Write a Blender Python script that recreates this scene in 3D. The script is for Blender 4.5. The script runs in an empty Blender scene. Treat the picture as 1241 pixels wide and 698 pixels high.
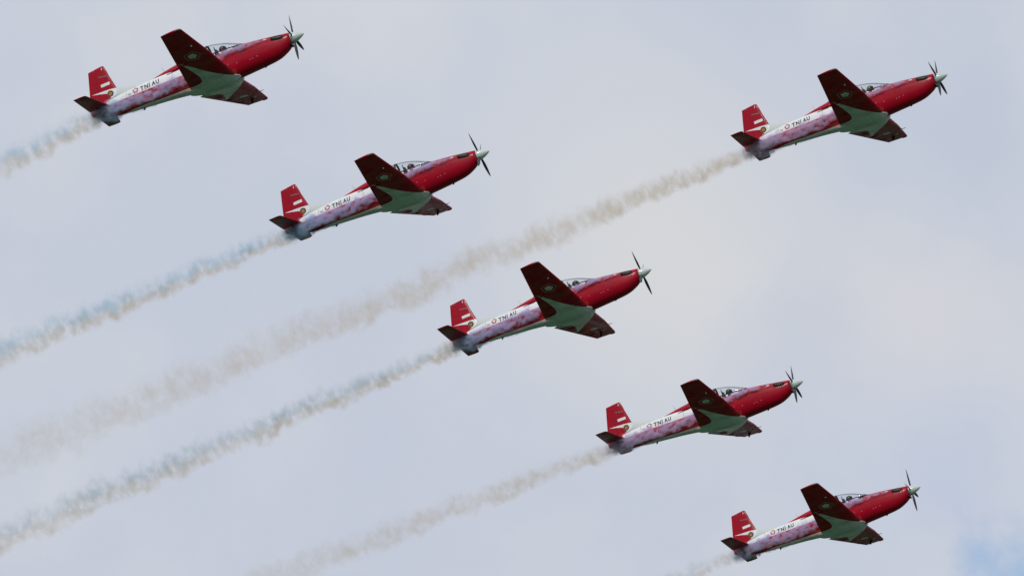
import bpy, bmesh, math, random
from mathutils import Matrix, Vector
random.seed(4)
R_ = math.radians
sc = bpy.context.scene
col = sc.collection

# ------------------------------------------------------------------ camera
CAM_ELEV = 18.0
cam_data = bpy.data.cameras.new("camera")
cam_data.sensor_width = 36.0
cam_data.lens = 234.78
cam_data.clip_start = 0.5
cam_data.clip_end = 60000
cam = bpy.data.objects.new("camera", cam_data)
col.objects.link(cam)
cam.location = (0, 0, 1.7)
cam.rotation_euler = (R_(90 + CAM_ELEV), 0, 0)
sc.camera = cam
CAM = Matrix.Translation((0, 0, 1.7)) @ Matrix.Rotation(R_(90 + CAM_ELEV), 4, 'X')

# ------------------------------------------------------------------ sun and exposure
SUN_ELEV, SUN_AZ = 37.0, 198.0          # azimuth clockwise from +Y: behind the camera, slightly left
sd = bpy.data.lights.new("sun", 'SUN')
sd.energy = 1.6
sd.angle = R_(14)
sd.color = (1.0, 0.95, 0.88)
sun = bpy.data.objects.new("sun", sd)
col.objects.link(sun)
az, el = R_(SUN_AZ), R_(SUN_ELEV)
to_sun = Vector((math.sin(az) * math.cos(el), math.cos(az) * math.cos(el), math.sin(el)))
sun.rotation_euler = to_sun.to_track_quat('Z', 'Y').to_euler()
sun.location = (0, -50, 200)
sc.view_settings.view_transform = 'Standard'
sc.view_settings.look = 'None'
sc.view_settings.exposure = 0.0
sc.view_settings.gamma = 1.0
sc.view_settings.use_curve_mapping = False
sc.cycles.use_denoising = True
sc.cycles.max_bounces = 8
sc.cycles.volume_bounces = 4
sc.cycles.transparent_max_bounces = 24


# ------------------------------------------------------------------ node expression helper
class X:
    """a value in a node tree; + - * / and the methods make math nodes"""
    def __init__(s, nt, sock): s.nt, s.s = nt, sock
    def m(s, op, *a, clamp=False):
        n = s.nt.nodes.new('ShaderNodeMath'); n.operation = op; n.use_clamp = clamp
        for i, v in enumerate((s,) + a):
            if isinstance(v, X): s.nt.links.new(v.s, n.inputs[i])
            else: n.inputs[i].default_value = v
        return X(s.nt, n.outputs[0])
    def __add__(s, o): return s.m('ADD', o)
    def __radd__(s, o): return s.m('ADD', o)
    def __sub__(s, o): return s.m('SUBTRACT', o)
    def __rsub__(s, o): return (s * -1.0) + o
    def __mul__(s, o): return s.m('MULTIPLY', o)
    def __rmul__(s, o): return s.m('MULTIPLY', o)
    def __truediv__(s, o): return s.m('DIVIDE', o)
    def gt(s, o): return s.m('GREATER_THAN', o)
    def lt(s, o): return s.m('LESS_THAN', o)
    def abs(s): return s.m('ABSOLUTE')
    def max(s, o): return s.m('MAXIMUM', o)
    def min(s, o): return s.m('MINIMUM', o)
    def pow(s, o): return s.m('POWER', o)
    def sqrt(s): return s.m('SQRT')
    def clamp(s): return s.m('ADD', 0.0, clamp=True)
    def smooth(s, a, b, lo=0.0, hi=1.0):
        n = s.nt.nodes.new('ShaderNodeMapRange'); n.interpolation_type = 'SMOOTHSTEP'
        s.nt.links.new(s.s, n.inputs['Value'])
        for k, v in (('From Min', a), ('From Max', b), ('To Min', lo), ('To Max', hi)):
            n.inputs[k].default_value = v
        return X(s.nt, n.outputs[0])
    def curve(s, pts, x0, x1, y0, y1):
        """piecewise curve through pts [(x, y)]"""
        f = s.nt.nodes.new('ShaderNodeFloatCurve')
        c = f.mapping.curves[0]
        q = sorted(((x - x0) / (x1 - x0), (y - y0) / (y1 - y0)) for x, y in pts)
        while len(c.points) < len(q): c.points.new(0.5, 0.5)
        for p, (a, b) in zip(c.points, q):
            p.location = (a, b); p.handle_type = 'VECTOR'
        f.mapping.update()
        t = ((s - x0) * (1.0 / (x1 - x0))).clamp()
        s.nt.links.new(t.s, f.inputs['Value'])
        return X(s.nt, f.outputs[0]) * (y1 - y0) + y0


def new_mat(name):
    m = bpy.data.materials.new(name); m.use_nodes = True
    nt = m.node_tree; nt.nodes.clear()
    out = nt.nodes.new('ShaderNodeOutputMaterial')
    return m, nt, out


def coords(nt, kind='Object'):
    tc = nt.nodes.new('ShaderNodeTexCoord')
    sp = nt.nodes.new('ShaderNodeSeparateXYZ')
    nt.links.new(tc.outputs[kind], sp.inputs[0])
    return tc.outputs[kind], [X(nt, o) for o in sp.outputs]


def noise(nt, vec, scale, detail=3, rough=0.5, dist=0.0, out='Fac'):
    n = nt.nodes.new('ShaderNodeTexNoise')
    n.inputs['Scale'].default_value = scale
    n.inputs['Detail'].default_value = detail
    n.inputs['Roughness'].default_value = rough
    n.inputs['Distortion'].default_value = dist
    nt.links.new(vec, n.inputs['Vector'])
    return X(nt, n.outputs[0]) if out == 'Fac' else n.outputs['Color']


def combine(nt, x, y, z):
    n = nt.nodes.new('ShaderNodeCombineXYZ')
    for i, v in enumerate((x, y, z)):
        if isinstance(v, X): nt.links.new(v.s, n.inputs[i])
        else: n.inputs[i].default_value = v
    return n.outputs[0]


def mix(nt, f, a, b):
    n = nt.nodes.new('ShaderNodeMix'); n.data_type = 'RGBA'
    if isinstance(f, X): nt.links.new(f.s, n.inputs[0])
    else: n.inputs[0].default_value = f
    for i, v in ((6, a), (7, b)):
        if isinstance(v, tuple): n.inputs[i].default_value = (*v, 1.0)
        else: nt.links.new(v, n.inputs[i])
    return n.outputs[2]


# ------------------------------------------------------------------ sky
def direction(px, py):
    """world direction of a point of the sky"""
    d = Vector(((px - 620.5) / 8094.0, -(py - 349) / 8094.0, -1.0)).normalized()
    return (CAM.to_3x3() @ d).normalized()


w = bpy.data.worlds.new("World")
sc.world = w
w.use_nodes = True
nt = w.node_tree
nt.nodes.clear()
wo = nt.nodes.new('ShaderNodeOutputWorld')
sky = nt.nodes.new('ShaderNodeTexSky')
sky.sky_type = 'NISHITA'
sky.sun_disc = False
sky.sun_elevation = R_(SUN_ELEV)
sky.sun_rotation = R_(SUN_AZ)
bg_sky = nt.nodes.new('ShaderNodeBackground')
bg_sky.inputs[1].default_value = 0.125
nt.links.new(sky.outputs[0], bg_sky.inputs[0])
gen, (gx, gy, gz) = coords(nt, 'Generated')
n1 = noise(nt, gen, 14.0, 5, 0.5)
n2 = noise(nt, gen, 34.0, 6, 0.55)
n3 = noise(nt, gen, 5.0, 3, 0.5)


def blob(px, py, r0, r1, wob=0.0):
    d = direction(px, py)
    dx, dy, dz = gx - d.x, gy - d.y, gz - d.z
    dist = (dx * dx + dy * dy + dz * dz).sqrt()
    if wob: dist = dist + (n2 - 0.5) * wob
    return dist.smooth(r0 / 8094.0, r1 / 8094.0, 1.0, 0.0)


base = mix(nt, (n1 * .6 + n2 * .4).smooth(0.36, 0.64), (0.545, 0.590, 0.69), (0.63, 0.655, 0.705))
base = mix(nt, blob(800, 300, 0, 330, 0.02) * 0.75, base, (0.69, 0.695, 0.695))
base = mix(nt, blob(1120, 400, 0, 200, 0.03) * 0.6, base, (0.65, 0.645, 0.68))
base = mix(nt, blob(1190, 190, 0, 200, 0.03) * 0.75, base, (0.51, 0.565, 0.68))
base = mix(nt, blob(960, 420, 0, 130, 0.04) * 0.5, base, (0.53, 0.575, 0.68))
base = mix(nt, blob(430, 560, 0, 260, 0.04) * 0.5, base, (0.53, 0.575, 0.69))
base = mix(nt, blob(640, 60, 0, 300, 0.02) * 0.35, base, (0.66, 0.68, 0.72))
base = mix(nt, blob(1130, 560, 0, 240, 0.03) * 0.6, base, (0.48, 0.55, 0.71))
# low sky out of view, darkened to dim the reflections under the wings
base = mix(nt, gz.smooth(0.02, 0.16, 1.0, 0.0) * 0.92, base, (0.15, 0.16, 0.17))
bg_cl = nt.nodes.new('ShaderNodeBackground')
bg_cl.inputs[1].default_value = 1.0
nt.links.new(base, bg_cl.inputs[0])
hole = (blob(1246, 708, 6, 92, 0.05) * 0.8 + (n3.smooth(0.62, 0.75)) * 0.0).clamp()
ms = nt.nodes.new('ShaderNodeMixShader')
nt.links.new(hole.s, ms.inputs[0])
nt.links.new(bg_cl.outputs[0], ms.inputs[1])
nt.links.new(bg_sky.outputs[0], ms.inputs[2])
nt.links.new(ms.outputs[0], wo.inputs[0])

# ------------------------------------------------------------------ ground
def link(name, me, mat, parent=None):
    o = bpy.data.objects.new(name, me)
    if mat and not me.materials: me.materials.append(mat)
    col.objects.link(o)
    if parent: o.parent = parent
    return o


def bm_mesh(name, bm, smooth=True, fix=True):
    if fix: bmesh.ops.recalc_face_normals(bm, faces=bm.faces)
    me = bpy.data.meshes.new(name); bm.to_mesh(me); bm.free()
    if smooth:
        for p in me.polygons: p.use_smooth = True
    return me


gm, nt, out = new_mat("grassland")
vec, (x, y, z) = coords(nt)
a = noise(nt, vec, 0.012, 6, 0.6)
b = noise(nt, vec, 0.0016, 4, 0.55)
c = mix(nt, a.smooth(0.4, 0.62), (0.013, 0.049, 0.018), (0.026, 0.080, 0.030))
c = mix(nt, b.smooth(0.56, 0.66), c, (0.075, 0.078, 0.055))
p = nt.nodes.new('ShaderNodeBsdfPrincipled')
p.inputs['Roughness'].default_value = 0.95
nt.links.new(c, p.inputs['Base Color']); nt.links.new(p.outputs[0], out.inputs[0])
bm = bmesh.new()
bmesh.ops.create_grid(bm, x_segments=60, y_segments=60, size=20000)
rg = random.Random(3)
for v in bm.verts:
    d = v.co.xy.length
    if d > 3000: v.co.z = (d - 3000) / 17000 * 260 * rg.random()
g = link("ground", bm_mesh("ground", bm), gm)
g["kind"] = "structure"
g["label"] = "green grassland spreading below the display"

# ------------------------------------------------------------------ aircraft shape (local axes: x forward, y left, z up; origin at the spinner tip)
ST = [  # x, top, bottom, half width
    (-0.60, .240, -.260, .250), (-0.66, .255, -.330, .278), (-0.75, .268, -.415, .305), (-0.90, .290, -.510, .335),
    (-1.20, .335, -.640, .385), (-1.50, .378, -.705, .420), (-2.00, .445, -.750, .460), (-2.60, .505, -.785, .490),
    (-3.10, .530, -.815, .500), (-3.60, .545, -.840, .500), (-4.20, .555, -.850, .495), (-5.00, .560, -.780, .455),
    (-5.65, .555, -.685, .405), (-6.30, .550, -.610, .360), (-6.90, .540, -.560, .320), (-7.60, .510, -.500, .270),
    (-8.30, .460, -.440, .215), (-9.00, .380, -.340, .150), (-9.50, .290, -.200, .100), (-9.86, .200, -.040, .045)]
NEXP = 2.35


def section(x):
    """catmull-rom through the stations"""
    n = len(ST)
    i = 0
    while i < n - 2 and ST[i + 1][0] > x: i += 1
    p0, p1, p2, p3 = ST[max(i - 1, 0)], ST[i], ST[i + 1], ST[min(i + 2, n - 1)]
    t = min(max((x - p1[0]) / (p2[0] - p1[0]), 0), 1)
    r = []
    for k in (1, 2, 3):
        m1 = (p2[k] - p0[k]) / (p2[0] - p0[0]) * (p2[0] - p1[0])
        m2 = (p3[k] - p1[k]) / (p3[0] - p1[0]) * (p2[0] - p1[0])
        r.append((2*t**3 - 3*t*t + 1) * p1[k] + (t**3 - 2*t*t + t) * m1 + (-2*t**3 + 3*t*t) * p2[k] + (t**3 - t*t) * m2)
    return r


def side_y(x, z):
    zt, zb, wd = section(x)
    zc, h = (zt + zb) / 2, (zt - zb) / 2
    u = min(abs((z - zc) / h), .999)
    return wd * (1 - u ** NEXP) ** (1 / NEXP)


TUB0, TUB1 = -2.80, -5.25     # cockpit opening


def fuselage_mesh():
    bm = bmesh.new()
    xs = [-0.60 - i * (9.26 / 110) for i in range(111)]
    xs += [TUB0 + .004, TUB0 - .004, TUB1 + .004, TUB1 - .004]
    xs = sorted(set(xs), reverse=True)
    N = 64
    rings = []
    for x in xs:
        zt, zb, wd = section(x)
        zc, h = (zt + zb) / 2, (zt - zb) / 2
        ring = []
        for k in range(N):
            a = 2 * math.pi * k / N
            c, s = math.cos(a), math.sin(a)
            y = wd * math.copysign(abs(c) ** (2 / NEXP), c)
            z = zc + h * math.copysign(abs(s) ** (2 / NEXP), s)
            if TUB1 < x < TUB0 and z > 0 and abs(y) < .36:
                z = -.32
                y = max(min(y * 1.05, .345), -.345)
            ring.append(bm.verts.new((x, y, z)))
        rings.append(ring)
    for a, b in zip(rings, rings[1:]):
        for k in range(N):
            bm.faces.new((a[k], a[(k + 1) % N], b[(k + 1) % N], b[k]))
    bm.faces.new(rings[0]); bm.faces.new(list(reversed(rings[-1])))
    me = bm_mesh("fuselage", bm)
    for p in me.polygons:
        if abs(p.normal.x) > .8: p.use_smooth = False
    return me


def loft(sections, name, cap=True, smooth=True, closed=True):
    bm = bmesh.new()
    rings = [[bm.verts.new(p) for p in s] for s in sections]
    n = len(rings[0])
    for a, b in zip(rings, rings[1:]):
        for k in range(n if closed else n - 1):
            bm.faces.new((a[k], a[(k + 1) % n], b[(k + 1) % n], b[k]))
    if cap and closed:
        bm.faces.new(rings[0]); bm.faces.new(list(reversed(rings[-1])))
    return bm_mesh(name, bm, smooth)


def naca(t):
    return 5 * (.2969 * math.sqrt(t) - .126 * t - .3516 * t * t + .2843 * t ** 3 - .1015 * t ** 4)


def foil(le, te, thick, up, c0=0.0, c1=1.0, n=12, camber=0.0):
    """ring of aerofoil points between the chord fractions c0 and c1; le, te are points"""
    le, te, up = Vector(le), Vector(te), Vector(up).normalized()
    ch = te - le
    L = ch.length
    ts = [c0 + (c1 - c0) * (1 - math.cos(math.pi * i / n)) / 2 for i in range(n + 1)]
    U = [le + ch * t + up * L * (thick * naca(t) + camber * 4 * t * (1 - t)) for t in ts]
    D = [le + ch * t + up * L * (-thick * naca(t) + camber * 4 * t * (1 - t)) for t in ts]
    if c0 > 0: return U + list(reversed(D))
    return U + list(reversed(D[1:]))


# wing planform, y given for the left (+) side
def wing_le(y): return -3.20 - .155 * (y - .4) / 2.2 if y < 2.6 else -3.355 - .305 * (y - 2.6) / 2.67
def wing_te(y): return -5.27 + .70 * (y - .3) / 4.98
def wing_z(y): return -.775 + .163 * (y - .4)


def wing_sections(s, ys, c0, c1):
    out = []
    for y in ys:
        le, te = wing_le(y), wing_te(y)
        th = .16 - .04 * y / 5.3
        if y > 5.2: th *= .55; le -= .05
        dih = .163
        out.append(foil((le, s * y, wing_z(y) + .02), (te, s * y, wing_z(y)), th, (0, -s * dih, 1), c0, c1, camber=.012))
    return out


CUT = .755


def lerp_ys(a, b, n): return [a + (b - a) * i / n for i in range(n + 1)]


def tail_sections(s, ys, c0, c1, z=.14):
    out = []
    for y in ys:
        le = -8.93 - .37 * (y / 2.05)
        te = -9.86
        th = .10 if y < 2.02 else .05
        if y > 2.02: le -= .05
        out.append(foil((le, s * y, z), (te, s * y, z), th, (0, 0, 1), c0, c1))
    return out


def fin_le(z): return -8.48 - .33 * (z - .80) / 1.15
def fin_te(z): return -9.72 + .18 * (z - .86) / 1.0


def fin_sections(zs, c0, c1):
    out = []
    for z in zs:
        th = .09 if z < 1.88 else .05
        tip = 0.05 if z > 1.9 else 0
        out.append(foil((fin_le(z) - tip, 0, z + .055 * (z > 1.5) * 1.0), (fin_te(z), 0, z - .02 * (z > 1.5)), th, (0, 1, 0), c0, c1))
    return out


# ------------------------------------------------------------------ paint
def x_(v): return v[0]


def paint(name, build, coat=0.14, rough=0.34):
    m, nt, out = new_mat(name)
    vec, xyz = coords(nt)
    nn = nt.nodes.new('ShaderNodeTexCoord')
    sp = nt.nodes.new('ShaderNodeSeparateXYZ'); nt.links.new(nn.outputs['Normal'], sp.inputs[0])
    nz = X(nt, sp.outputs[2])
    c = build(nt, vec, *xyz, nz)
    grime = noise(nt, vec, 3.5, 5, 0.6)
    streak = noise(nt, combine(nt, x_(xyz) * .55, xyz[1] * (1.3 if 'wing' in name else 3.0), xyz[2] * 1.5), 1.6, 4, .6)
    under = nz.lt(-.35) * xyz[0].lt(-3.15) * streak.smooth(.42, .68)
    c = mix(nt, under * (.30 if 'wing' in name else .50), c, (.16, .13, .06))
    c2 = mix(nt, grime.smooth(.52, .8) * .18, c, (.05, .02, .02))
    p = nt.nodes.new('ShaderNodeBsdfPrincipled')
    nt.links.new(c2, p.inputs['Base Color'])
    rough2 = .55 if 'wing' in name else rough
    r = grime.smooth(.3, .75, rough2 - .1, rough2 + .12)
    nt.links.new(r.s, p.inputs['Roughness'])
    p.inputs['Coat Weight'].default_value = .10 if 'wing' in name else coat
    p.inputs['Coat Roughness'].default_value = 0.07
    p.inputs['Specular IOR Level'].default_value = .13
    bp_ = nt.nodes.new('ShaderNodeBump'); bp_.inputs['Strength'].default_value = .04; bp_.inputs['Distance'].default_value = .02
    bp_.inputs['Strength'].default_value = 0.0 if 'wing' in name else .04
    nt.links.new(noise(nt, vec, 2.2, 3, .5).s, bp_.inputs['Height'])
    nt.links.new(bp_.outputs[0], p.inputs['Normal'])
    nt.links.new(p.outputs[0], out.inputs[0])
    return m


RED = (.37, .002, .018)
WHITE = (.80, .83, .85)
BLACK = (.012, .012, .014)


def pentagon(nt, x, y, cx, cy, r, rot=0.0, sx=1.0, sy=1.0):
    """signed distance to a pentagon, negative inside; r is the corner radius"""
    d = None
    ap = r * math.cos(math.pi / 5)
    for k in range(5):
        a = rot + math.pi / 5 + k * 2 * math.pi / 5
        e = (x - cx) * math.cos(a) + (y - cy) * math.sin(a) - ap
        d = e if d is None else d.max(e)
    return d


def fuselage_paint(nt, vec, x, y, z, nz):
    # white rear, red nose; white belly from the wing root aft; a red band between
    up = z.gt(x.curve([(-9.2, .16), (-9.0, .14), (-7.8, .125), (-5.4, .07), (-3, .0)], -9.5, -3, -1, 1))
    aft = x.lt(-4.3)
    tail_red = (z + (x + 9.0) * -1.0).lt(.30) * x.lt(-8.78)     # red root below the rudder
    white_up = up * aft * x.gt(-9.06)
    belly = z.lt(x.curve([(-9.4, -.42), (-8.0, -.43), (-7.4, -.44), (-6.4, -.50), (-5.3, -.55), (-4.0, -.66), (-3.1, -.80)], -9.5, -3, -1, 1)) * x.lt(-3.15)
    c = mix(nt, white_up, RED, WHITE)
    c = mix(nt, belly, c, WHITE)
    # panel joints
    ln = None
    for px in (-1.02, -1.95, -2.72, -5.9, -7.0, -8.1):
        e = (x - px).abs().lt(.010)
        ln = e if ln is None else ln.max(e)
    ln = ln.max((z + .12).abs().lt(.008) * x.gt(-2.72))
    c = mix(nt, ln * .5, c, (.05, .02, .02))
    # soot behind the exhaust stubs
    soot = (x + 1.3).smooth(-1.4, 0.0) * x.lt(-1.25) * (z - .10).abs().smooth(.0, .16, 1, 0) * noise(nt, vec, 4, 4, .6).smooth(.35, .7)
    c = mix(nt, soot * .55, c, (.10, .06, .06))
    # dark anti-glare panel and cockpit tub
    c = mix(nt, z.gt(x.curve([(-3.2, .44), (-2.6, .46), (-1.9, .425), (-1.0, .29)], -3.3, -0.9, -1, 1)) * x.gt(-3.0) * x.lt(-1.9), c, BLACK)
    tub = y.abs().lt(.352) * x.lt(TUB0 + .003) * x.gt(TUB1 - .003) * z.gt(-.33) * z.lt(.56)
    c = mix(nt, tub * (nz.gt(-.2)), c, (.035, .04, .045))
    return c


def wing_paint(nt, vec, x, y, z, nz):
    ay = y.abs()
    xf = ay.curve([(0, -2.9), (.40, -2.98), (.5, -3.24), (.9, -3.52), (1.39, -3.88), (1.8, -4.16), (2.21, -4.40), (2.85, -4.82), (3.0, -5.0), (5.3, -5.0)], 0, 5.3, -6, -2)
    xr = ay.curve([(0, -6), (.72, -5.4), (.76, -4.95), (.86, -4.66), (1.0, -4.53), (1.37, -4.48), (2.13, -4.62), (2.85, -4.80), (3.0, -4.9), (5.3, -4.9)], 0, 5.3, -6, -2)
    spike = x.lt(xf) * x.gt(xr)
    p1 = pentagon(nt, x, ay, -4.08, 3.07, .36)
    p2 = pentagon(nt, x, ay, -4.08, 3.07, .21)
    under = nz.lt(0.0)
    c = mix(nt, under * spike, RED, WHITE)
    c = mix(nt, p1.abs().lt(.017), c, (.36, .30, .30))
    c = mix(nt, p2.lt(0), c, WHITE)
    # panel joints on the underside: spar lines, gear doors
    sp1 = (x - (ay * -.02 - 3.75)).abs().lt(.009)
    door = ((ay - 1.25).abs().max((x + 4.0).abs() * 1.0) - .38).abs().lt(.010)
    c = mix(nt, (sp1.max(door)) * .4, c, (.03, .02, .02))
    rib = None
    for yy in (.95, 1.9, 2.6, 3.7, 4.5):
        e = (ay - yy).abs().lt(.007); rib = e if rib is None else rib.max(e)
    return mix(nt, rib * .3, c, (.03, .02, .02))


def fin_paint(nt, vec, x, y, z, nz):
    # white wedge running aft into the red fin above the tail
    topl = x.curve([(-9.9, .87), (-9.62, .885), (-8.9, .85), (-8.3, .80)], -10, -8, 0, 2)
    botl = x.curve([(-9.9, .87), (-9.62, .880), (-9.3, .80), (-8.98, .71), (-8.86, .60), (-8.80, .40), (-8.7, .0)], -10, -8, 0, 2)
    c = mix(nt, z.lt(topl) * z.gt(botl) * x.gt(-9.62), RED, WHITE)
    c = mix(nt, x.gt(-8.80) * z.lt(topl), c, WHITE)
    # flag: lower half white, outlined
    fx = (x + 8.915); fz = (z - 1.115 + fx * -.03)
    c = mix(nt, (fx.abs().lt(.205)) * (fz.abs().lt(.065)), c, WHITE)
    # squadron badge, generic rings
    d = ((x + 8.80) * (x + 8.80) + (z - .64) * (z - .64)).sqrt()
    c = mix(nt, d.lt(.145), c, (.13, .09, .07))
    c = mix(nt, d.lt(.10), c, (.06, .05, .06))
    c = mix(nt, d.lt(.070), c, (.55, .30, .04))
    c = mix(nt, d.lt(.032), c, (.30, .03, .02))
    return c


def spine_paint(nt, vec, x, y, z, nz):
    return mix(nt, x.lt(-5.4) * 0.0, RED, WHITE)


M_FUS = paint("fuselage_paint", fuselage_paint)
M_WING = paint("wing_paint", wing_paint)
M_FIN = paint("fin_paint", fin_paint)
M_RED = paint("red_paint", spine_paint)
M_WHITE = paint("white_paint", lambda nt, vec, x, y, z, nz: mix(nt, 0.0, (.62, .66, .66), WHITE))


def plain(name, c, rough=.5, metal=0.0, coat=0.0, var=.25):
    m, nt, out = new_mat(name)
    vec, xyz = coords(nt)
    p = nt.nodes.new('ShaderNodeBsdfPrincipled')
    cc = mix(nt, noise(nt, vec, 9.0, 3, .5).smooth(.35, .7) * var, c, tuple(v * .5 for v in c))
    nt.links.new(cc, p.inputs['Base Color'])
    p.inputs['Roughness'].default_value = rough
    p.inputs['Metallic'].default_value = metal
    p.inputs['Coat Weight'].default_value = coat
    nt.links.new(p.outputs[0], out.inputs[0])
    return m


M_SPIN = plain("spinner_paint", (.60, .68, .66), .3, 0, .4, .12)
M_BLADE = plain("blade_paint", (.02, .022, .024), .38, 0, .2)
M_BLADE_TIP = plain("blade_tip_paint", (.40, .40, .38), .4)
M_DARK = plain("dark_frame", (.018, .022, .026), .5)
M_STEEL = plain("exhaust_steel", (.030, .026, .026), .45, .5)
M_LETTER = plain("black_lettering", (.012, .014, .018), .5)
M_LRED = plain("red_marking", (.45, .01, .03), .5)
M_GREY = plain("grey_marking", (.20, .17, .16), .6)
M_MARKW = plain("white_marking", (.75, .76, .76), .5)
M_SPOT = plain("glint_spot", (.45, .30, .30), .4)
M_SEAT = plain("seat_fabric", (.03, .035, .032), .8)

M_GLASS, nt, out = new_mat("canopy_glass")
gl = nt.nodes.new('ShaderNodeBsdfGlossy'); gl.inputs['Roughness'].default_value = .03
tr = nt.nodes.new('ShaderNodeBsdfTransparent'); tr.inputs[0].default_value = (.93, .95, .96, 1)
lw = nt.nodes.new('ShaderNodeLayerWeight'); lw.inputs['Blend'].default_value = .12
msx = nt.nodes.new('ShaderNodeMixShader')
nt.links.new((X(nt, lw.outputs[0]) * .55 + .03).clamp().s, msx.inputs[0])
nt.links.new(tr.outputs[0], msx.inputs[1]); nt.links.new(gl.outputs[0], msx.inputs[2])
nt.links.new(msx.outputs[0], out.inputs[0])


# ------------------------------------------------------------------ small mesh helpers
def tube_mesh(name, pts, rads, n=10, caps=True, squash=None):
    pts = [Vector(p) for p in pts]
    secs = []
    for i, p in enumerate(pts):
        t = (pts[min(i + 1, len(pts) - 1)] - pts[max(i - 1, 0)]).normalized()
        a = t.orthogonal().normalized() if i == 0 else (a - t * a.dot(t)).normalized()
        b = t.cross(a)
        secs.append([p + (a * math.cos(q) + b * math.sin(q)) * rads[i] for q in [2 * math.pi * k / n for k in range(n)]])
    return loft(secs, name, caps)


def join_mesh(name, meshes):
    bm = bmesh.new()
    for m in meshes: bm.from_mesh(m)
    return bm_mesh(name, bm, True, False)


def box_mesh(name, c, s, bevel=.01):
    bm = bmesh.new()
    bmesh.ops.create_cube(bm, size=1)
    for v in bm.verts: v.co = Vector((c[0] + v.co.x * s[0], c[1] + v.co.y * s[1], c[2] + v.co.z * s[2]))
    bmesh.ops.bevel(bm, geom=list(bm.edges), offset=bevel, segments=2, affect='EDGES')
    return bm_mesh(name, bm, False)


def on_side(pts2, side, off=.005):
    """points (x, z) laid on the fuselage side; side -1 is starboard"""
    return [(x, side * (side_y(x, z) + off), z) for x, z in pts2]


def letter_mesh(ch, x0, z0, height, width, side, slant=0.0):
    cu = bpy.data.curves.new("letter", 'FONT')
    cu.body = ch; cu.size = 1.0; cu.resolution_u = 3; cu.offset = .034
    ob = bpy.data.objects.new("letter", cu); col.objects.link(ob)
    bpy.context.view_layer.update()
    me = bpy.data.meshes.new_from_object(ob.evaluated_get(bpy.context.evaluated_depsgraph_get()))
    bpy.data.objects.remove(ob); bpy.data.curves.remove(cu)
    bm = bmesh.new(); bm.from_mesh(me)
    bmesh.ops.triangulate(bm, faces=bm.faces)
    bmesh.ops.subdivide_edges(bm, edges=bm.edges, cuts=1)
    xs = [v.co.x for v in bm.verts]; ys = [v.co.y for v in bm.verts]
    ax, bx, ay, by = min(xs), max(xs), min(ys), max(ys)
    for v in bm.verts:
        u = (v.co.x - ax) / (bx - ax); t = (v.co.y - ay) / (by - ay)
        x = x0 + width * (u if side < 0 else 1 - u)
        z = z0 + t * height
        v.co = (x, side * (side_y(x, z) + .005), z)
    me.materials.clear()
    return bm_mesh("letter", bm, False)


def text_mesh(x0, z0, z1, height, width, side):
    """TNI AU in narrow capitals, each letter at its place along the side"""
    out = []
    for ch, u0, u1 in (("T", 0, .19), ("N", .235, .44), ("I", .49, .535), ("A", .64, .84), ("U", .865, 1.04)):
        zz = z0 + (z1 - z0) * u0
        xa = x0 + width * (u0 if side < 0 else 1.04 - u1)
        out.append(letter_mesh(ch, xa, zz, height, width * (u1 - u0), side))
    return join_mesh("lettering", out)


def ring_mark(name, cx, cz, r, side, inner=0.0, n=5, rot=math.pi / 2):
    bm = bmesh.new()
    def P(rad, a):
        x, z = cx + rad * math.cos(a), cz + rad * math.sin(a)
        return bm.verts.new((x, side * (side_y(x, z) + .005 + (.002 if inner else 0)), z))
    A = [rot + 2 * math.pi * k / n for k in range(n)]
    o = [P(r, a) for a in A]
    if inner:
        i = [P(inner, a) for a in A]
        for k in range(n): bm.faces.new((o[k], o[(k + 1) % n], i[(k + 1) % n], i[k]))
    else: bm.faces.new(o)
    return bm_mesh(name, bm, False)


def quad_side(name, pts2, side, off=.005):
    bm = bmesh.new()
    bm.faces.new([bm.verts.new(p) for p in on_side(pts2, side, off)])
    return bm_mesh(name, bm, False)


# ------------------------------------------------------------------ aircraft
CAN = [(-2.52, .50, .12), (-2.70, .565, .24), (-2.95, .690, .31), (-3.20, .80, .35), (-3.45, .895, .37), (-3.70, .965, .38), (-3.95, 1.02, .385),
       (-4.20, 1.05, .385), (-4.60, 1.06, .38), (-5.00, 1.01, .36), (-5.35, .92, .31), (-5.62, .80, .24), (-5.80, .74, .12)]


def canopy_ring(x, zt, wd, grow=0.0, base=None):
    zb = .46 if base is None else base
    return [(x, (wd + grow) * math.cos(a), zb + (zt + grow - zb) * math.sin(a) ** .85) for a in [math.pi * k / 20 for k in range(21)]]


def frame_arch(x0, x1, slant=0.0, t=.015):
    """a solid arch over the canopy between two stations"""
    def at(x):
        for a, b in zip(CAN, CAN[1:]):
            if b[0] <= x <= a[0]:
                f = (x - a[0]) / (b[0] - a[0]); return a[1] + f * (b[1] - a[1]), a[2] + f * (b[2] - a[2])
        return CAN[-1][1:]
    rings = []
    for x, g in ((x0, .008), (x1, .008), (x1, -t), (x0, -t)):
        zt, wd = at(x)
        pts = canopy_ring(x, zt, wd, g)
        pts = [(px + slant * (pz - .46), py, pz) for px, py, pz in pts]
        rings.append(pts)
    return loft([[r[k] for r in rings] for k in range(21)], "canopy_frame", True, False)


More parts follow.
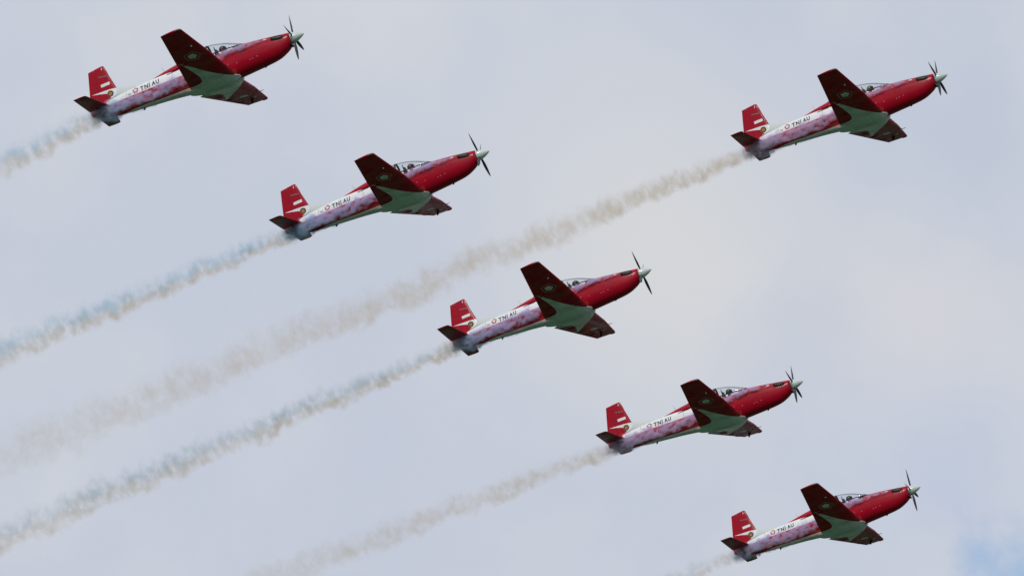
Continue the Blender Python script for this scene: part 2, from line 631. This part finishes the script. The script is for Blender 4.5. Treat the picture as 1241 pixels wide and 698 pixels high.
def build_aircraft():
    root = bpy.data.objects.new("aerobatic_aircraft", None)
    col.objects.link(root)
    root.empty_display_size = .5
    L = lambda name, me, mat, parent=root: link(name, me, mat, parent)
    fus = L("fuselage", fuselage_mesh(), M_FUS)
    # markings painted on the fuselage, a hair proud of it
    for s in (-1, 1):
        L("lettering", text_mesh(-7.43, .155, .175, .215, .86, s), M_LETTER, fus)
        rx = -7.66
        L("roundel", join_mesh("roundel", [ring_mark("r", rx, .30, .135, s)]), M_MARKW, fus)
        L("roundel_border", ring_mark("roundel_border", rx, .30,   .145, s, .088), M_LRED, fus)
        L("walkway_stripe", quad_side("walkway_stripe", [(-6.14, .385), (-6.14, .43), (-5.58, .455), (-5.58, .41)], s), M_LETTER, fus)
        L("placard", quad_side("placard", [(-1.70, .22), (-1.70, .28), (-1.57, .275), (-1.57, .215)], s, .006), M_MARKW, fus)
        bars = [quad_side("b", [(-8.02 + i * .045, .20), (-8.02 + i * .045, .26), (-7.99 + i * .045, .26), (-7.99 + i * .045, .20)], s) for i in range(3)]
        L("type_mark", join_mesh("type_mark", bars), M_GREY, fus)
        for (lx, lz) in ((-3.40, -.26), (-3.02, -.33), (-2.44, -.40), (-2.31, -.385), (-2.10, -.37)):
            L("fastener_glint", ring_mark("fastener_glint", lx, lz, .020, s, n=8), M_SPOT, fus)  # fasteners, their glints put in as pale discs
        # exhaust stub: an oval outlet standing off the cowling, with a dark mouth facing aft
        yb = side_y(-1.0, .08)
        secs = []
        for x, yo, ry, rz in ((-.84, yb - .06, .05, .07), (-.95, yb - .03, .075, .11), (-1.10, yb - .01, .075, .12), (-1.28, yb + .025, .065, .10), (-1.36, yb + .035, .05, .085), (-1.30, yb + .03, .04, .068), (-1.15, yb + .0, .03, .055)):
            zc = .085 + (-.9 - x) * .12
            secs.append([(x, s * (yo + ry * math.cos(q)), zc + rz * math.sin(q)) for q in [2 * math.pi * k / 14 for k in range(14)]])
        L("exhaust_pipe", loft(secs, "exhaust_pipe"), M_STEEL)
    # ridge behind the canopy
    secs = []
    for x, zt, wd in ((-5.30, .86, .27), (-5.65, .785, .22), (-6.0, .735, .17), (-6.4, .665, .12), (-6.75, .595, .07), (-6.98, .545, .03)):
        zb = section(x)[0] - .10
        secs.append([(x, wd * c, zb + (zt - zb) * sn) for c, sn in [(1.35, 0), (1.15, .35), (.9, .65), (.6, .87), (.25, .98), (-.25, .98), (-.6, .87), (-.9, .65), (-1.15, .35), (-1.35, 0)]])
    L("dorsal_spine", loft(secs, "dorsal_spine"), M_RED)
    # fin fillet
    secs = []
    for x, zt, wd in ((-6.95, .545, .03), (-7.5, .60, .032), (-8.0, .68, .034), (-8.52, .81, .036), (-8.9, .80, .036)):
        zb = section(x)[0] - .12
        secs.append([(x, wd * 2.6, zb), (x, wd * 1.3, zb + (zt - zb) * .5), (x, wd * .6, zt - .012), (x, 0, zt), (x, -wd * .6, zt - .012), (x, -wd * 1.3, zb + (zt - zb) * .5), (x, -wd * 2.6, zb)])
    L("fin_fillet", loft(secs, "fin_fillet"), M_WHITE)
    # wings
    for s in (-1, 1):
        wg = L("wing", loft(wing_sections(s, lerp_ys(.10, 5.0, 24) + [5.2, 5.27], 0, CUT), "wing"), M_WING)
        L("flap", loft(wing_sections(s, lerp_ys(.55, 2.62, 10), CUT + .006, 1.0), "flap"), M_WING, wg)
        L("aileron", loft(wing_sections(s, lerp_ys(2.645, 4.95, 10) + [5.2, 5.27], CUT + .006, 1.0), "aileron"), M_WING, wg)
        for y in (1.5, 2.65, 3.9):
            xh = wing_le(y) + (wing_te(y) - wing_le(y)) * CUT
            L("hinge_fairing", tube_mesh("hinge_fairing", [(xh + .18, s * y, wing_z(y) - .085), (xh + .05, s * y, wing_z(y) - .098), (xh - .12, s * y, wing_z(y) - .075), (xh - .25, s * y, wing_z(y) - .04)], [.008, .03, .025, .006]), M_RED, wg)
        y = 3.86; L("landing_lamp", tube_mesh("landing_lamp", [(-3.80, s * y, wing_z(y) - .055), (-3.80, s * y, wing_z(y) - .095)], [.045, .03]), M_MARKW, wg)
        y = 5.2; L("navigation_lamp", tube_mesh("navigation_lamp", [(-3.66, s * y, .0), (-3.72, s * (y + .09), .01), (-3.86, s * (y + .1), .01), (-3.98, s * (y + .04), .01)], [.012, .035, .03, .01]), M_LRED if s > 0 else M_GREY, wg)
        if s > 0:
            y = 3.08
            L("pitot_tube", join_mesh("pitot_tube", [tube_mesh("a", [(-3.48, y, wing_z(y) - .02), (-3.40, y, wing_z(y) - .09), (-3.30, y, wing_z(y) - .12), (-3.16, y, wing_z(y) - .12)], [.018, .016, .014, .010])]), M_DARK, wg)
            y = 4.25  # dark blade added for a streak taken as a reflection in the wing
            L("reflection_blade", loft([[(-3.95, y - .012, wing_z(y)), (-3.95, y + .012, wing_z(y)), (-4.12, y + .012, wing_z(y)), (-4.12, y - .012, wing_z(y))],
                                     [(-4.10, y - .006, wing_z(y) - .24), (-4.10, y + .006, wing_z(y) - .24), (-4.17, y + .006, wing_z(y) - .24), (-4.17, y - .006, wing_z(y) - .24)]], "reflection_blade", True, False), M_DARK, wg)
        # root fairing
        secs = []
        for x, yo, hz, zc in ((-3.08, .30, .02, -.79), (-3.2, .42, .06, -.785), (-3.6, .54, .115, -.76), (-4.3, .56, .125, -.75), (-5.0, .48, .10, -.71), (-5.35, .38, .05, -.68), (-5.5, .30, .02, -.66)):
            secs.append([(x, s * (yo * .55 + yo * .5 * math.cos(q)), zc + hz * math.sin(q)) for q in [2 * math.pi * k / 16 for k in range(16)]])
        L("wing_fairing", loft(secs, "wing_fairing"), M_WING)
        st = L("tailplane", loft(tail_sections(s, lerp_ys(.05, 1.9, 10) + [2.02, 2.07], 0, .60), "tailplane"), M_RED)
        L("elevator", loft(tail_sections(s, lerp_ys(.16, 1.9, 10) + [2.02, 2.07], .61, 1.0), "elevator"), M_RED, st)
    # fin and rudder
    fin = L("tail_fin", loft(fin_sections(lerp_ys(.25, 1.78, 16) + [1.88, 1.92], 0, .64), "tail_fin"), M_FIN)
    L("rudder", loft(fin_sections(lerp_ys(.25, 1.78, 16) + [1.88, 1.92], .648, 1.0), "rudder"), M_FIN, fin)
    # serial on the fin: worn grey characters too small to read
    for s in (-1, 1):
        ms_ = []
        for i in range(6):
            x0 = -9.13 + i * .058 + (.02 if i > 1 else 0)
            z0 = 1.52 - i * .011
            bm = bmesh.new()
            bm.faces.new([bm.verts.new(q) for q in ((x0, s * .060, z0 - .03), (x0 + .04, s * .060, z0 - .036), (x0 + .046, s * .060, z0 + .026), (x0 + .006, s * .060, z0 + .032))])
            ms_.append(bm_mesh("c", bm, False))
        L("serial_mark", join_mesh("serial_mark", ms_), M_GREY, fin)
        bm = bmesh.new()
        bm.faces.new([bm.verts.new(q) for q in ((-8.93, s * .050, 1.78), (-8.90, s * .050, 1.78), (-8.88, s * .046, 1.89), (-8.91, s * .046, 1.89))])
        L("tip_mark", bm_mesh("tip_mark", bm, False), M_MARKW, fin)
    # canopy
    can = L("canopy", loft([canopy_ring(*c) for c in CAN], "canopy", False, True, False), M_GLASS)
    L("canopy_frame", frame_arch(-4.15, -4.24), M_DARK, can)
    L("canopy_frame", frame_arch(-2.72, -2.75), M_DARK, can)
    L("canopy_frame", frame_arch(-5.25, -5.33), M_DARK, can)
    for s in (-1, 1):
        L("canopy_rail", tube_mesh("canopy_rail", [(x, s * (wd + .004), .475 + .01 * (x < -3)) for x, zt, wd in CAN], [.010] + [.026] * 11 + [.010], 8), M_DARK, can)
    # instrument hoods and seats
    for x in (-2.98, -4.36):
        L("instrument_hood", loft([[(x + .26, .25 * math.cos(q), .40 + .12 * math.sin(q)) for q in [math.pi * k / 10 for k in range(11)]],
                                   [(x + .05, .29 * math.cos(q), .40 + .19 * math.sin(q)) for q in [math.pi * k / 10 for k in range(11)]],
                                   [(x - .10, .27 * math.cos(q), .40 + .18 * math.sin(q)) for q in [math.pi * k / 10 for k in range(11)]]], "instrument_hood"), M_DARK)
    for x in (-3.86, -5.02):
        seat = L("ejection_seat", box_mesh("ejection_seat", (x, 0, .20), (.12, .42, .86), .03), M_SEAT)
        L("headrest", box_mesh("headrest", (x - .01, 0, .68), (.10, .22, .16), .03), M_SEAT, seat)
        L("canopy_breaker", tube_mesh("canopy_breaker", [(x - .06, .0, .70), (x - .07, .0, .86), (x - .06, 0, .93)], [.022, .020, .010]), M_DARK, seat)
        L("seat_pan", box_mesh("seat_pan", (x + .26, 0, -.16), (.44, .42, .12), .03), M_SEAT, seat)
    # spinner (its origin on the shaft so it can turn) and four blades
    secs = []
    HX = -.42
    for x, r in ((-.001, .004), (-.03, .035), (-.10, .082), (-.20, .135), (-.32, .185), (-.44, .222), (-.54, .24), (-.585, .243), (-.59, .20)):
        secs.append([(x - HX, r * math.cos(q), r * math.sin(q)) for q in [2 * math.pi * k / 28 for k in range(28)]])
    spin = L("spinner", loft(secs, "spinner"), M_SPIN)
    spin.location = (HX, 0, -.005)
    prof = [(.18, .075, .050, 62), (.30, .10, .034, 52), (.50, .135, .022, 42), (.72, .135, .014, 34), (.90, .115, .010, 28), (1.02, .085, .008, 25), (1.10, .050, .006, 23), (1.14, .016, .004, 22)]
    secs = []
    for r, ch, th, tw in prof:
        a = R_(tw + 10)
        cx, cy = math.sin(a), math.cos(a)     # chord direction: mostly in the disc at the tip, along the shaft at the root
        ring = []
        for k in range(12):
            q = 2 * math.pi * k / 12
            u, v_ = ch / 2 * math.cos(q), th / 2 * math.sin(q)
            ring.append((u * cx - v_ * cy - .06, -(u * cy + v_ * cx), r))
        secs.append(ring)
    bme = loft(secs, "propeller_blade")
    for k in range(4):
        b = L("propeller_blade", bme, M_BLADE, spin)
        b.rotation_euler = (k * math.pi / 2, 0, 0)
    # antennas and small fittings
    L("antenna", loft([[(-6.24, .010, .66), (-6.24, -.010, .66), (-6.32, -.010, .64), (-6.32, .010, .64)], [(-6.34, .004, .92), (-6.34, -.004, .92), (-6.38, -.004, .91), (-6.38, .004, .91)]], "antenna", True, False), M_MARKW)
    L("antenna", loft([[(-7.46, .012, -.49), (-7.46, -.012, -.49), (-7.58, -.012, -.48), (-7.58, .012, -.48)], [(-7.54, .005, -.60), (-7.54, -.005, -.60), (-7.60, -.005, -.60), (-7.60, .005, -.60)]], "antenna", True, False), M_DARK)
    L("drain_mast", tube_mesh("drain_mast", [(-1.92, 0, -.72), (-1.97, 0, -.80), (-2.02, 0, -.82)], [.035, .028, .015]), M_DARK)
    # intake scoop under the spinner
    secs = []
    for x, ry, rz, zc in ((-.68, .16, .075, -.30), (-.63, .185, .095, -.305), (-.60, .175, .088, -.30), (-.61, .15, .066, -.30), (-.72, .13, .05, -.30)):
        secs.append([(x, ry * math.cos(q), zc + rz * math.sin(q)) for q in [2 * math.pi * k / 20 for k in range(20)]])
    L("air_intake", loft(secs, "air_intake"), M_STEEL)
    return root


def copy_tree(o, parent=None):
    kids = list(o.children)
    c = o.copy(); col.objects.link(c)
    if parent: c.parent = parent
    for k in kids: copy_tree(k, c)
    return c


POSES = {
    1: (((0.91245, 0.30960, -0.26754), (0.34792, -0.24288, 0.90552), (0.21537, -0.91932, -0.32933)), (-8.698, 10.640, -279.296)),
    2: (((0.90502, 0.31308, -0.28794), (0.36230, -0.21268, 0.90747), (0.22287, -0.92561, -0.30591)), (-0.978, 5.957, -290.122)),
    3: (((0.90862, 0.33886, -0.24412), (0.35087, -0.30235, 0.88627), (0.22651, -0.89093, -0.39362)), (6.297, 0.850, -301.296)),
    4: (((0.91869, 0.31505, -0.23823), (0.32178, -0.24720, 0.91397), (0.22905, -0.91632, -0.32848)), (13.642, -4.345, -312.759)),
    5: (((0.90446, 0.35115, -0.24218), (0.34262, -0.25982, 0.90283), (0.25411, -0.89955, -0.35531)), (19.444, 9.529, -298.107)),
    6: (((0.90696, 0.35071, -0.23329), (0.34142, -0.28773, 0.89479), (0.24669, -0.89119, -0.38070)), (19.831, -9.629, -324.201)),
}
PHASE = {1: -12, 2: 42, 3: 43, 4: -22, 5: -25, 6: -2}
LABELS = {
    1: "red and white propeller aircraft at upper left, nearest the top left corner",
    2: "red and white propeller aircraft just below the topmost left one, trailing thick blue smoke",
    3: "red and white propeller aircraft in the middle of the sky, smoke veiling its lettering",
    4: "red and white propeller aircraft trailing beige smoke, between the middle and lowest aircraft",
    5: "red and white propeller aircraft alone at upper right, trailing the longest tan smoke",
    6: "red and white propeller aircraft at bottom right, lowest of the six, near blue sky",
}
POSE_M = {}
for k, (rot, t) in POSES.items():
    m = Matrix([list(rot[i]) + [t[i]] for i in range(3)] + [[0, 0, 0, 1]])
    POSE_M[k] = CAM @ m
proto = build_aircraft()
AIR = {1: proto}
for k in (2, 3, 4, 5, 6): AIR[k] = copy_tree(proto)
for k, o in AIR.items():
    o.matrix_world = POSE_M[k]
    o["label"] = LABELS[k]; o["category"] = "aircraft"; o["group"] = "aerobatic aircraft flying in formation"
    for c in o.children:
        if c.name.startswith("spinner"): c.rotation_euler = (R_(PHASE[k]), 0, 0)   # blade 0 leans to starboard

# ------------------------------------------------------------------ pilots
M_SUIT = plain("flight_suit", (.05, .06, .035), .8)
def helmet_mat(n, c): return plain("helmet_" + n, c, .35, 0, .4)
HM = {1: helmet_mat("maroon", (.16, .03, .03)), 2: helmet_mat("red", (.20, .02, .03)), 3: helmet_mat("black", (.02, .022, .025)),
      4: helmet_mat("dark_green", (.03, .05, .035)), 5: helmet_mat("olive", (.16, .17, .04)), 6: helmet_mat("grey", (.05, .055, .05))}
HN = {1: "maroon", 2: "bright red", 3: "black", 4: "dark green", 5: "yellow olive", 6: "dark grey"}
WHERE = {1: "topmost aircraft of the left row", 2: "second aircraft of the left row", 3: "aircraft in the middle of the sky",
         4: "fourth aircraft of the diagonal", 5: "lone aircraft at the upper right", 6: "lowest aircraft at the bottom right"}


def body_mesh():
    J = {'pel': (0, 0, -.05, .15), 'bel': (0, 0, .12, .14), 'che': (-.01, 0, .32, .16), 'nec': (.0, 0, .47, .06), 'hd0': (.02, 0, .56, .085), 'hd1': (.02, 0, .66, .09)}
    E = [('pel', 'bel'), ('bel', 'che'), ('che', 'nec'), ('nec', 'hd0'), ('hd0', 'hd1')]
    for s, n in ((1, 'l'), (-1, 'r')):
        J.update({'sh' + n: (0, s * .17, .36, .07), 'el' + n: (.16, s * .22, .14, .05), 'wr' + n: (.38, s * .12, .12, .035), 'hn' + n: (.45, s * .09, .14, .035),
                  'hp' + n: (.06, s * .10, -.06, .095), 'kn' + n: (.46, s * .13, .02, .065), 'an' + n: (.62, s * .12, -.18, .045)})
        E += [('che', 'sh' + n), ('sh' + n, 'el' + n), ('el' + n, 'wr' + n), ('wr' + n, 'hn' + n), ('pel', 'hp' + n), ('hp' + n, 'kn' + n), ('kn' + n, 'an' + n)]
    names = list(J)
    me = bpy.data.meshes.new("body")
    me.from_pydata([J[n][:3] for n in names], [(names.index(a), names.index(b)) for a, b in E], [])
    o = bpy.data.objects.new("body", me); col.objects.link(o)
    md = o.modifiers.new("skin", 'SKIN'); 
    for i, n in enumerate(names):
        sv = me.skin_vertices[0].data[i]; sv.radius = (J[n][3], J[n][3]); sv.use_root = (n == 'pel')
    sb = o.modifiers.new("sub", 'SUBSURF'); sb.levels = 2
    bpy.context.view_layer.update()
    r = bpy.data.meshes.new_from_object(o.evaluated_get(bpy.context.evaluated_depsgraph_get()))
    bpy.data.objects.remove(o)
    r.name = "person"
    for p in r.polygons: p.use_smooth = True
    return r


def lathe_helmet():
    bm = bmesh.new()
    bmesh.ops.create_uvsphere(bm, u_segments=24, v_segments=16, radius=.145)
    for v in bm.verts:
        v.co.x *= 1.08
        if v.co.z < -.06: v.co.z = -.06 - (-.06 - v.co.z) * .4
        if v.co.x > .06 and v.co.z < .02: v.co.x *= .85
        v.co += Vector((.015, 0, .66))
    return bm_mesh("helmet", bm)


def visor_mesh():
    secs = []
    for a in [R_(-70 + 14 * i) for i in range(11)]:
        secs.append([(.015 + math.cos(a) * r * 1.08, math.sin(a) * r, .66 + z) for r, z in ((.150, .065), (.158, .02), (.150, -.035), (.140, -.03), (.14, .06))])
    return loft(secs, "visor")


body_me, helm_me, vis_me = body_mesh(), lathe_helmet(), visor_mesh()
mask_me = tube_mesh("oxygen_mask", [(.10, 0, .60), (.17, 0, .58), (.19, 0, .55)], [.05, .045, .02])
body_me.materials.clear(); body_me.materials.append(M_SUIT)
for k in AIR:
    p = bpy.data.objects.new("person", body_me); col.objects.link(p)
    p.matrix_world = POSE_M[k] @ Matrix.Translation((-3.60, 0, .02))
    h = bpy.data.objects.new("helmet", helm_me.copy()); col.objects.link(h); h.parent = p; h.data.materials.append(HM[k])
    link("visor", vis_me, M_DARK, h); link("oxygen_mask", mask_me, M_DARK, p)
    p["label"] = "pilot with %s helmet in the %s" % (HN[k], WHERE[k])
    p["category"] = "person"; p["group"] = "pilots in the cockpits"

# ------------------------------------------------------------------ smoke
def smoke_mat(name, kind, blue=1.0, dens=1.0, seed=0.0, L=30.0, r0=.16, r1=.6, fade=.5):
    m, nt, out = new_mat(name)
    vec, (x, y, z) = coords(nt)
    if kind == 'trail':
        # x runs back along the trail, z is up; the plume widens and thins with distance
        R = (x * (1.0 / L)).clamp().pow(.75) * (r1 - r0) + r0
        wob = noise(nt, combine(nt, x * .35 + seed, 0.0, 0.0), 1.0, 2, .5) - .5
        q = combine(nt, x * 1.25 + seed, y * .8, z * .84)
        big = nt.nodes.new('ShaderNodeTexNoise'); big.inputs['Scale'].default_value = 1.15; big.inputs['Detail'].default_value = 4; big.inputs['Roughness'].default_value = .62
        nt.links.new(q, big.inputs['Vector'])
        sep = nt.nodes.new('ShaderNodeSeparateXYZ'); nt.links.new(big.outputs['Color'], sep.inputs[0])
        dx, dz = X(nt, sep.outputs[0]) - .5, X(nt, sep.outputs[1]) - .5
        zz = z / R + dz * 2.6 + wob * 1.5
        yy = y / R + dx * 2.2
        zl = zz + .25                         # dense core rides low
        up = zl.gt(0.0)
        zl = zl * (up * -.45 + 1.0)           # stretched upward: crisp puffs below, wisps above
        rho = (yy * yy + zl * zl).sqrt()
        core = rho.smooth(.22, 1.05, 1.0, 0.0) * noise(nt, combine(nt, x * .9 + seed * 2.0, y, z), .55, 2, .5).smooth(.30, .62, .55, 1.25)
        det = noise(nt, q, 2.7, 4, .55)
        body = core * (det.smooth(.34, .62, .05, 1.5) if blue > .2 else det.smooth(.30, .68, .22, 1.35))
        dn = body / (R * 2.0) * (x * (1.0 / L)).clamp().curve([(0, 1.1), (.05, 1.3), (.2, 1.0), (1, fade)], 0, 1, 0, 2) * (.9 * dens)
        hue = (zz * .9 + (det - .5) * 1.6).smooth(-.35, .40) * blue * x.smooth(.3, 1.8)
        tan_, blu = (1.0, .90, .77), (.75, .905, 1.0)
    else:
        # smoke streaming along both fuselage sides from the exhaust stubs and curling round the tail
        hw = x.curve([(-9.9, .05), (-9.0, .15), (-8.3, .215), (-7.6, .27), (-6.9, .32), (-6.3, .36), (-5.0, .455), (-4, .495), (-3, .5), (-2, .46), (-1.2, .385)], -10.6, -1.2, 0, 1)
        zc = x.curve([(-10.6, -.12), (-9.8, -.10), (-9.0, -.10), (-7.2, -.16), (-5.5, -.14), (-4.2, .08), (-3.3, .22), (-2.4, .24), (-1.3, .16)], -10.6, -1.2, -1, 1)
        rz = x.curve([(-10.6, .30), (-9.8, .36), (-9, .36), (-7, .32), (-5.5, .27), (-4, .20), (-3.0, .15), (-2.2, .11), (-1.2, .04)], -10.6, -1.2, 0, 1)
        amt = x.curve([(-10.6, 0), (-10.1, .4), (-9.6, 3.0), (-8.6, 9.0), (-7, 8.5), (-5.5, 7.5), (-4, 6.5), (-3.2, 7.5), (-2.4, 6.5), (-1.8, 2.5), (-1.3, 0)], -10.6, -1.2, 0, 10)
        q = combine(nt, x * .75 + seed, y, z)
        n = nt.nodes.new('ShaderNodeTexNoise'); n.inputs['Scale'].default_value = 2.6; n.inputs['Detail'].default_value = 4; n.inputs['Roughness'].default_value = .6
        nt.links.new(q, n.inputs['Vector'])
        sep = nt.nodes.new('ShaderNodeSeparateXYZ'); nt.links.new(n.outputs['Color'], sep.inputs[0])
        dz = X(nt, sep.outputs[1]) - .5
        a = (z - zc) / rz + dz * 2.4
        b = (y.abs() - hw - .04) / x.curve([(-10.6, .36), (-9.2, .34), (-8.2, .22), (-1.2, .20)], -10.6, -1.2, 0, 1)
        rho = (a * a + b * b).sqrt()
        det = noise(nt, q, 4.5, 4, .6)
        dn = rho.smooth(.35, 1.15, 1, 0) * det.smooth(.38, .60, .04, 1.5) * amt * dens
        dn = dn * (z - x.curve([(-10.6, -1.0), (-9.0, -.95), (-8.6, -.42), (-7.6, -.48), (-6.3, -.56), (-5.0, -.62), (-1.2, -.62)], -10.6, -1.2, -1, 1)).smooth(.0, .14)
        hue = (det - .5) * 3.0 + .75
        hue = hue.clamp() * blue
        tan_, blu = (.95, .66, .85), mix(nt, x.smooth(-9.3, -7.6), (.55, .80, 1.0), (.78, .76, 1.0))
    pv = nt.nodes.new('ShaderNodeVolumePrincipled')
    nt.links.new(mix(nt, hue.clamp(), tan_, blu), pv.inputs['Color'])
    nt.links.new(dn.max(0.0).s, pv.inputs['Density'])
    pv.inputs['Anisotropy'].default_value = .76 if kind == 'trail' else 0.0
    nt.links.new(pv.outputs[0], out.inputs['Volume'])
    m.cycles.volume_step_rate = .10 if kind == 'trail' else .22
    return m


def hull_domain():
    secs = []
    for x, ry, zt, zb in ((-1.25, .50, .36, -.05), (-2.2, .66, .55, -.10), (-3.2, .76, .62, -.25), (-5.4, .76, .42, -.62), (-7.5, .62, .38, -.62), (-9.0, .56, .36, -.60), (-10.0, .50, .30, -.55), (-10.6, .40, .20, -.42)):
        secs.append([(x, ry * math.cos(q), (zt + zb) / 2 + (zt - zb) / 2 * 1.15 * math.sin(q)) for q in [2 * math.pi * k / 16 for k in range(16)]])
    return loft(secs, "fuselage_smoke")


TRAILS = {
    1: ((-0.9972, 0.0575, -0.0485), 9.0, 1.0, 1.0, .75, .75, 1.0),
    2: ((-0.9995, 0.0302, 0.0029), 17.0, 1.0, 1.15, .62, .8, 1.3),
    3: ((-0.9993, 0.0351, -0.0153), 27.0, .75, 1.15, .72, .7, 1.3),
    4: ((-0.9992, 0.0329, -0.0224), 21.0, .10, .8, .70, .6, 1.2),
    5: ((-0.9997, 0.0063, -0.0227), 42.0, .04, 1.0, 1.0, .30, 1.1),
    6: ((-0.9991, 0.0217, -0.0371), 8.0, .5, .6, .55, .7, 1.1),
}
SLAB = {1: "short pale blue smoke trail behind the topmost left aircraft, running off the left edge",
        2: "thick pale blue smoke trail, tan below, behind the second aircraft from upper left",
        3: "long grey blue smoke trail behind the middle aircraft, ending near the lower left corner",
        4: "beige smoke trail running to the bottom edge behind the second lowest aircraft",
        5: "longest tan smoke trail, fading across the whole sky behind the upper right aircraft",
        6: "short beige wisp of smoke behind the lowest aircraft, at the bottom edge"}
hull_me = hull_domain()
for k, (d, Lf, blue, dens, r1, fade, hd) in TRAILS.items():
    root = bpy.data.objects.new("smoke_trail", None); col.objects.link(root)
    root.matrix_world = POSE_M[k]
    root["label"] = SLAB[k]; root["category"] = "smoke trail"; root["group"] = "smoke trails behind the aircraft"
    xa = Vector(d).normalized()
    za = Vector((0, 0, 1)); za = (za - xa * za.dot(xa)).normalized()
    ya = za.cross(xa)
    M = Matrix((xa, ya, za)).transposed().to_4x4()
    M.translation = Vector((-9.50, 0, -.12))
    secs = []
    for i in range(13):
        t = i / 12; x = Lf * t
        R = .32 + (r1 - .32) * t ** .75
        ry, zt, zb = 1.7 * R + .12, 3.0 * R + .15, -1.9 * R - .12
        secs.append([(x, ry * math.cos(q), (zt + zb) / 2 + (zt - zb) / 2 * math.sin(q)) for q in [2 * math.pi * j / 14 for j in range(14)]])
    tr_ = link("drifting_smoke", loft(secs, "drifting_smoke"), smoke_mat("smoke_%d" % k, 'trail', blue, dens * 1.7, 17.3 * k, Lf, .32, r1, fade), root)
    tr_.matrix_local = M
    me = hull_me.copy()
    link("fuselage_smoke", me, smoke_mat("fuselage_smoke_%d" % k, 'hull', .5 + .5 * blue if blue < 1 else 1.0, hd, 5.1 * k), root)
